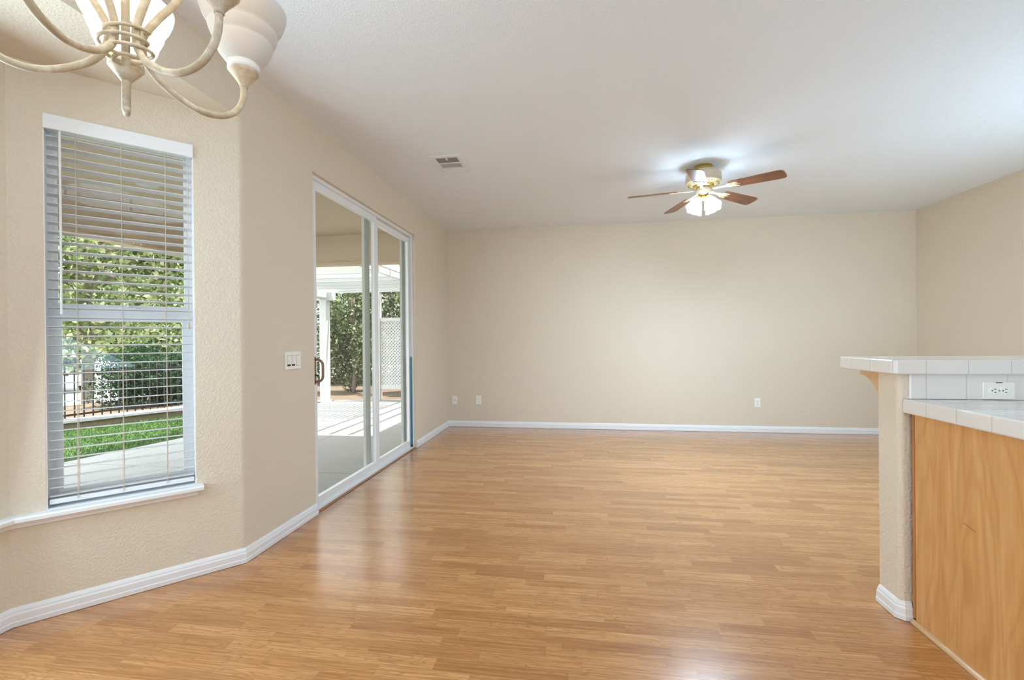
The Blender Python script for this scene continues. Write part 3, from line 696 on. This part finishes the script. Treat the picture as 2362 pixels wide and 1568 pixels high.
bm = B(); prism(bm, [(1.310, 2.160), (1.322, 2.147), (3.4, 2.147), (3.4, 2.568), (1.325, 2.568), (1.310, 2.553)], 1.056, 1.1165); obj('tile_slab', bm, M['bar_tile'], t, bevel=0.007, seg=3)
t = thing('corbel', 'curved pale wood corbel under the overhanging bar top', 'bracket')
bm = B(); pf = [(PY1+0.0005, 1.0555), (PY1+0.160, 1.0555), (PY1+0.160, 1.030)] + [(PY1+0.160 - 0.150*math.sin(a), 1.030 - 0.140*(1-math.cos(a))) for a in [i/8*PI/2 for i in range(1, 9)]] + [(PY1+0.0005, 0.880)]
prism_x(bm, pf, 1.372, 1.412); obj('bracket_board', bm, M['pale_wood'], t)
t = thing('counter_backsplash', 'row of white wall tiles between the counter and the raised bar', 'backsplash')
bm = B(); box(bm, 1.395, 3.4, PY0-0.011, PY0-0.0005, 0.9495, 1.0545); obj('tile_row', bm, M['splash_tile'], t, bevel=0.002)
bm = B(); box(bm, 1.389, 1.3985, PY0-0.0125, PY0-0.0005, 0.9495, 1.0545); obj('edge_tile', bm, M['trim'], t, bevel=0.003)
t = thing('countertop', 'white tiled kitchen countertop with rounded edge tiles over the maple cabinet', 'countertop')
bm = B(); box(bm, 1.365, 3.4, 1.545, PY0-0.001, 0.889, 0.9485); obj('tile_slab', bm, M['counter_tile'], t, bevel=0.007, seg=3)
cab = thing('base_cabinet', 'maple veneer kitchen base cabinet end at the half wall', 'cabinet')
def cab_panel():
    bm = B(); box(bm, 1.394, 1.412, 1.575, 2.158, 0.012, 0.887); return bm
obj('end_panel', cab_panel(), M['maple'], cab)
bm = B(); box(bm, 1.391, 1.412, 2.1605, PY0-0.0155, 0.022, 0.887); obj('corner_stile', bm, M['maple_dark'], cab, bevel=0.003)
bm = B(); box(bm, 1.412, 3.4, 1.575, PY0-0.0155, 0.09, 0.887); obj('carcass', bm, M['maple'], cab)
bm = B(); box(bm, 1.412, 3.4, 1.64, PY0-0.0155, 0.0, 0.09); obj('toe_kick', bm, M['maple_dark'], cab)
bm = B(); pr = [(0, 0.001), (0.016, 0.001), (0.0155, 0.007), (0.012, 0.0125), (0.006, 0.016), (0, 0.0165)]
sweep(bm, [(1.394, 1.575), (1.394, PY0-0.020)][::-1], pr); obj('shoe_moulding', bm, M['pale_wood'], cab)
bm = B(); box(bm, 1.3932, 1.3942, 1.86, 1.915, 0.52, 0.5235, Matrix.Translation((0, 1.89, 0.52)) @ Matrix.Rotation(math.radians(14), 4, 'X') @ Matrix.Translation((0, -1.89, -0.52))); obj('scuff_mark', bm, M['maple_dark'], cab)
# outlet on the backsplash, lying on its side
o = outlet('kitchen_outlet', 'white duplex outlet mounted sideways on the tile backsplash under the bar', (1.716, PY0-0.0112, 0.988), 0, roll=PI/2)
bm = B(); box(bm, 0.0315, 0.0345, -0.0066, -0.0058, -0.012, 0.012); 
bmesh.ops.transform(bm, matrix=Matrix.Scale(-1, 4, (1, 0, 0)), verts=bm.verts); obj('paint_chip', bm, M['slot'], o)

# ------------------------------------------------------------------ outdoors: ground
bm = B(); prism(bm, [(XL-TH, -4), (XL-TH, 14), (-3.0, 14), (-3.0, 9.72), (-4.6, 9.62), (-5.5, 9.42), (-5.45, 5.55), (-5.68, 4.25), (-6.6, 0.5), (-7.5, -4)], -0.2, -0.1)
tag(obj('patio_slab', bm, M['concrete']), kind='structure')
bm = B(); prism(bm, [(-14, -6), (-7.4, -4.2), (-6.5, 0.3), (-5.60, 4.20), (-5.38, 5.6), (-5.40, 9.46), (-4.5, 9.66), (-2.9, 9.76), (-2.9, 16), (-9, 16)], -0.25, -0.108)
tag(obj('garden_bed', bm, M['soil']), kind='structure')
lawn_poly = [(-12, -4), (-7.45, -4), (-6.55, 0.5), (-5.68, 4.25), (-5.46, 5.55), (-5.60, 7.9), (-6.75, 8.0), (-7.60, 5.9), (-8.4, 4.0)]
bm = B(); prism(bm, lawn_poly, -0.2, -0.095); tag(obj('lawn', bm, M['turf']), kind='structure')
bm = B(); box(bm, -70, -8.6, -30, 70, -0.95, -0.75); tag(obj('street', bm, M['street']), kind='structure')
def in_poly(x, y, P):
    c = False
    for i in range(len(P)):
        x1, y1 = P[i]; x2, y2 = P[i-1]
        if (y1 > y) != (y2 > y) and x < (x2-x1)*(y-y1)/(y2-y1)+x1: c = not c
    return c
def leaf_mesh(name, mat, centres, normals_rand, size, parent=None, aspect=0.5, flat=None, seed=1):
    r = np.random.default_rng(seed); n = len(centres); Cc = np.asarray(centres, float)
    d = r.normal(size=(n, 3)); d /= np.linalg.norm(d, axis=1)[:, None]
    if flat is not None: d = d*np.array(flat); d /= np.linalg.norm(d, axis=1)[:, None]
    e = r.normal(size=(n, 3)); e -= d*(d*e).sum(1)[:, None]; e /= np.linalg.norm(e, axis=1)[:, None]
    s = size*r.uniform(0.6, 1.3, n)[:, None]
    a = Cc - d*s*0.5; b = Cc + e*s*aspect*0.5; c = Cc + d*s*0.5; f = Cc - e*s*aspect*0.5
    V = np.stack([a, b, c, f], 1).reshape(-1, 3); me = bpy.data.meshes.new(name)
    me.vertices.add(4*n); me.vertices.foreach_set('co', V.ravel()); me.loops.add(4*n); me.loops.foreach_set('vertex_index', np.arange(4*n, dtype=np.int32))
    me.polygons.add(n); me.polygons.foreach_set('loop_start', np.arange(0, 4*n, 4, dtype=np.int32)); me.polygons.foreach_set('loop_total', np.full(n, 4, np.int32)); me.update(calc_edges=True)
    me.materials.append(mat); o = bpy.data.objects.new(name, me); C.objects.link(o)
    if parent is not None: o.parent = parent
    return o
# grass blades on the part of the lawn that shows
rg = np.random.default_rng(3); pts = []
while len(pts) < 26000:
    x, y = rg.uniform(-8.2, -5.4), rg.uniform(3.2, 8.2)
    if in_poly(x, y, lawn_poly): pts.append((x, y, -0.078 + rg.uniform(-0.01, 0.012)))
tag(leaf_mesh('grass', M['grass'], pts, None, 0.055, None, 0.16, (0.45, 0.45, 1.6), 5), 'short green lawn grass between patio and stone edging', 'grass', kind='stuff')

# stone edging: blocks with a cap, each stretch one wall
ed = thing('garden_wall', 'low curved block garden wall with grey cap behind the lawn', 'garden wall')
EP = [(-9.0, 2.6), (-8.45, 4.0), (-7.68, 5.75), (-7.22, 6.75), (-6.85, 7.7), (-6.70, 9.3)]
bm = B(); sweep(bm, EP, [(-0.10, -0.2), (0.10, -0.2), (0.10, 0.025), (-0.10, 0.025)]); obj('block_face', bm, M['stone'], ed)
bm = B(); sweep(bm, EP, [(-0.14, 0.025), (0.13, 0.025), (0.13, 0.065), (-0.14, 0.065)]); obj('wall_cap', bm, M['capstone'], ed, bevel=0.004)

# iron fence
fe = thing('iron_fence', 'black iron picket fence behind the low garden wall', 'fence')
F0, F1 = Vector((-9.05, 2.6)), Vector((-7.62, 9.6)); fd = (F1-F0).normalized(); FL = (F1-F0).length
fm = Matrix(((fd.x, -fd.y, 0, F0.x), (fd.y, fd.x, 0, F0.y), (0, 0, 1, 0), (0, 0, 0, 1)))
for z in (0.02, 0.70):
    bm = B(); box(bm, 0, FL, -0.014, 0.014, z, z+0.032, fm); obj('rail', bm, M['black'], fe)
np_ = int(FL/0.128)
for i in range(np_):
    s = 0.05 + i*0.128; bm = B(); box(bm, s-0.008, s+0.008, -0.008, 0.008, -0.05, 0.84, fm)
    v = bm.verts.new((fm @ Vector((s, 0, 0.868)))); obj('picket', bm, M['black'], fe)
for s in (1.2, 3.55, 5.9):
    bm = B(); box(bm, s-0.032, s+0.032, -0.032, 0.032, -0.2, 0.93, fm); obj('fence_post', bm, M['black'], fe)

# ------------------------------------------------------------------ outdoors: porch roof and outer wall skins
bm = B(); box(bm, -5.05, XL-TH+0.0, -4, 6.22, 2.70, 2.86); struct('ceiling_porch', bm, M['stucco'])
bm = B(); box(bm, -5.06, -4.86, -4, 6.24, 2.30, 2.70); struct('trim_4', bm, M['stucco'])
bm = B(); box(bm, -4.86, XL-TH, 6.02, 6.24, 2.30, 2.70); struct('trim_5', bm, M['stucco'])
bm = B(); box(bm, -4.86, XL-TH, 5.995, 6.03, 2.285, 2.32); box(bm, -4.87, -4.83, -4, 6.03, 2.285, 2.32); struct('trim_6', bm, M['stucco'])
bm = B(); box(bm, XL-TH-0.02, XL-TH, 6.24, 12, -0.2, 3.2); struct('wall_outside', bm, M['stucco'])
# recessed porch light
t = thing('porch_light', 'round white porch light flush in the stucco patio ceiling', 'light', (-4.0, 3.75, 2.70))
bm = B(); lathe(bm, [(0, -0.012), (0.06, -0.012), (0.085, -0.010), (0.09, -0.004), (0.09, 0.0)], 28); obj('trim_ring', bm, M['white_out'], t, smooth=True)

# ------------------------------------------------------------------ pergola
pg = thing('pergola', 'white wooden pergola with slatted roof beyond the porch', 'pergola')
for yy in (6.85, 7.30, 7.78, 8.28, 8.80, 9.34):
    bm = B(); box(bm, -6.2, -3.12, yy-0.02, yy+0.02, 2.285, 2.425); obj('rafter', bm, M['white_out'], pg)
for xx in (-3.16, -2.86, -2.56):
    bm = B(); box(bm, xx-0.02, xx+0.02, 6.30, 9.7, 2.30, 2.44); obj('side_rafter', bm, M['white_out'], pg)
i = 0
xx = -6.1
while xx < -3.2:
    bm = B(); box(bm, xx-0.024, xx+0.024, 7.5, 9.25, 2.428, 2.462); obj('roof_slat', bm, M['white_out'], pg); xx += 0.115
bm = B(); box(bm, -6.3, -5.28, 9.18, 9.30, 2.09, 2.275); obj('cross_beam', bm, M['white_out'], pg, bevel=0.01)
bm = B(); box(bm, -5.54, -5.40, 6.4, 9.55, 2.12, 2.283); obj('main_beam', bm, M['white_out'], pg, bevel=0.008)
bm = B(); box(bm, -5.555, -5.395, 9.14, 9.30, -0.1, 2.12); obj('post', bm, M['white_out'], pg, bevel=0.008)
bm = B(); box(bm, -5.60, -5.35, 9.10, 9.34, -0.1, -0.06); obj('post_base', bm, M['white_out'], pg)
bm = B(); box(bm, -4.50, -4.375, 9.56, 9.68, -0.1, 2.285); obj('post', bm, M['white_out'], pg, bevel=0.006)
bm = B(); box(bm, -6.2, -2.6, 9.58, 9.66, 2.29, 2.43); obj('end_beam', bm, M['white_out'], pg)
# lattice privacy screen
la = thing('lattice_screen', 'white lattice privacy panel framed between pergola posts', 'lattice')
lx0, lx1, lz0, lz1, ly = -4.372, -3.15, 0.14, 1.665, 9.62
bm = B(); box(bm, lx0, lx1, ly-0.03, ly+0.03, lz0, lz0+0.085); box(bm, lx0, lx1, ly-0.03, ly+0.03, lz1-0.085+0.05, lz1+0.05); box(bm, lx1-0.06, lx1, ly-0.03, ly+0.03, lz0+0.085, lz1-0.035); obj('screen_frame', bm, M['white_out'], la)
bm = B(); P_ = 0.0735; Wd = 0.032
H_ = lz1-0.035 - (lz0+0.085); L_ = lx1-0.06-lx0
zb = lz0+0.085
def strip(bm, sgn, c, yo):
    # strip centre line: z = sgn*x + c, clipped to the panel
    pts = []
    for x in (0, L_):
        z = sgn*x + c
        if 0 <= z <= H_: pts.append((x, z))
    for z in (0, H_):
        x = (z-c)/sgn
        if 0 < x < L_: pts.append((x, z))
    if len(pts) < 2: return
    (xa, za), (xb, zb_) = pts[0], pts[1]; d = Vector((xb-xa, zb_-za)); 
    if d.length < 0.02: return
    d.normalize(); n = Vector((-d.y, d.x))*Wd/2
    q = [(xa+n.x, za+n.y), (xb+n.x, zb_+n.y), (xb-n.x, zb_-n.y), (xa-n.x, za-n.y)]
    a = [bm.verts.new((lx0+x, ly+yo-0.003, zb+z)) for x, z in q]; b = [bm.verts.new((lx0+x, ly+yo+0.003, zb+z)) for x, z in q]
    bm.faces.new(a); bm.faces.new(b[::-1])
    for i in range(4): bm.faces.new((a[i], a[(i+1) % 4], b[(i+1) % 4], b[i]))
c_ = -L_
while c_ < H_: strip(bm, 1, c_, -0.0035); c_ += P_*1.0
c_ = 0
while c_ < H_+L_: strip(bm, -1, c_, 0.0035); c_ += P_*1.0
obj('lattice', bm, M['white_out'], la)

# ------------------------------------------------------------------ plants
def blob_points(n, centre, rad, seed, shell=0.55, lumps=9, lump=0.35):
    r = np.random.default_rng(seed); centre = np.array(centre, float); rad = np.array(rad, float)
    cen = [np.zeros(3)] + [v*np.array([1, 1, 1])*0.72 for v in (lambda q: q/np.linalg.norm(q, axis=1)[:, None])(r.normal(size=(lumps, 3)))]
    out = []
    for i, c in enumerate(cen):
        m = n//(lumps+1); d = r.normal(size=(m, 3)); d /= np.linalg.norm(d, axis=1)[:, None]
        k = (0.75 if i == 0 else lump*r.uniform(0.8, 1.4)); rr = k*(shell + (1-shell)*r.uniform(0, 1, m)**0.7)
        out.append(c + d*rr[:, None])
    P = np.concatenate(out)*rad + centre; return P
def tree(name, label, cat, loc, crown, rad, nl, size, mat, seed, trunk_r=0.09, trunk=True, group=None, zmin=None, lumps=12):
    t = thing(name, label, cat, loc, 0, group)
    P = blob_points(nl, crown, rad, seed, 0.35, lumps, 0.42)
    if zmin is not None: P = P[P[:, 2] > zmin]
    leaf_mesh('foliage', mat, P, None, size, t, 0.55, None, seed+50)
    if trunk:
        bm = B(); r = random.Random(seed); cz = crown[2]
        tube(bm, smooth_path([(0, 0, 0), (0.03, 0.02, cz*0.4), (crown[0]*0.6, crown[1]*0.6, cz*0.75), (crown[0], crown[1], cz+rad[2]*0.4)], 4), trunk_r, 8, radii=None)
        for k in range(6):
            a = r.uniform(0, 2*PI); h0 = cz*r.uniform(0.45, 0.9)
            tube(bm, smooth_path([(crown[0]*0.5, crown[1]*0.5, h0), (crown[0]+rad[0]*0.4*math.cos(a), crown[1]+rad[1]*0.4*math.sin(a), h0+rad[2]*0.3), (crown[0]+rad[0]*0.8*math.cos(a), crown[1]+rad[1]*0.8*math.sin(a), h0+rad[2]*r.uniform(0.2, 0.8))], 4), trunk_r*0.35, 6)
        obj('trunk', bm, M['bark'], t, smooth=True)
    return t
# seen through the patio door: tall shrubs behind the pergola
tree('shrub', 'tall leafy shrub behind the white pergola post', 'shrub', (-7.55, 11.0, -0.1), (0, 0, 1.75), (0.66, 0.66, 1.7), 13000, 0.09, M['leaf_mid'], 11, 0.05)
tree('shrub', 'dense green shrub seen through the left door panel, right of the pergola post', 'shrub', (-5.75, 11.0, -0.1), (0, 0, 1.75), (0.66, 0.66, 1.7), 13000, 0.09, M['leaf_mid'], 12, 0.05)
tree('shrub', 'bushy shrub behind the lattice screen post', 'shrub', (-3.95, 11.0, -0.1), (0, 0, 1.75), (0.66, 0.66, 1.7), 13000, 0.09, M['leaf_light'], 13, 0.05)
he = thing('tall_hedge', 'tall dense hedge closing the garden behind the pergola shrubs', 'hedge', (-4.7, 13.4, -0.1))
P = np.random.default_rng(31).uniform((-3.65, -0.55, 0.0), (3.65, 0.55, 4.6), (40000, 3)); P[:, 2] *= 0.86 + 0.14*np.sin(P[:, 0]*1.7)*np.cos(P[:, 0]*0.6)
leaf_mesh('foliage', M['leaf_mid'], P, None, 0.12, he, 0.6, None, 32)
# seen through the bay window
tree('round_bush', 'round clipped dark green bush behind the iron fence', 'bush', (-9.15, 8.62, -0.75), (0, 0, 1.12), (0.86, 0.86, 0.84), 15000, 0.07, M['leaf_dark'], 21, 0.05, lumps=14)
tree('shade_tree', 'spreading green tree with low branches filling the bay window view', 'tree', (-12.4, 9.9, -0.75), (0, 0, 3.75), (3.0, 3.0, 2.5), 30000, 0.17, M['leaf_light'], 22, 0.13, lumps=26)
tree('shade_tree', 'paler tree standing further back across the street', 'tree', (-30.0, 27.5, -0.75), (0, 0, 5.0), (4.6, 4.6, 3.0), 26000, 0.26, M['leaf_light'], 23, 0.18, lumps=22)
tree('low_shrub', 'small loose shrub at the foot of the fence behind the garden wall', 'shrub', (-9.15, 6.5, -0.75), (0, 0, 0.70), (0.30, 0.30, 0.42), 1500, 0.06, M['leaf_mid'], 25, 0.02)

tree('shade_tree', 'low dense darker tree across the street above the round bush', 'tree', (-20.5, 18.5, -0.75), (0, 0, 2.95), (3.4, 3.4, 1.75), 26000, 0.24, M['leaf_mid'], 26, 0.14, lumps=22)

# parked car far off on the street
car = thing('parked_car', 'silver car parked on the street beyond the iron fence', 'car', (-21.4, 15.4, -0.75), math.radians(75))
bm = B(); prism_x(bm, [(-2.1, 0.30), (2.1, 0.30), (2.15, 0.62), (1.55, 0.86), (0.75, 0.92), (-1.6, 0.95), (-2.12, 0.85)], -0.85, 0.85); obj('body', bm, M['car'], car, bevel=0.05)
bm = B(); prism_x(bm, [(-1.55, 0.93), (0.85, 0.91), (0.25, 1.38), (-1.05, 1.40)], -0.72, 0.72); obj('cabin', bm, M['rubber'], car, bevel=0.05)
for sx in (-0.8, 0.8):
    for yy in (-1.3, 1.32):
        bm = B(); lathe(bm, [(0, -0.1), (0.30, -0.1), (0.33, -0.06), (0.33, 0.06), (0.30, 0.1), (0, 0.1)], 20, Matrix.Translation((sx, yy, 0.33)) @ Matrix.Rotation(PI/2, 4, 'Y')); obj('wheel', bm, M['rubber'], car)
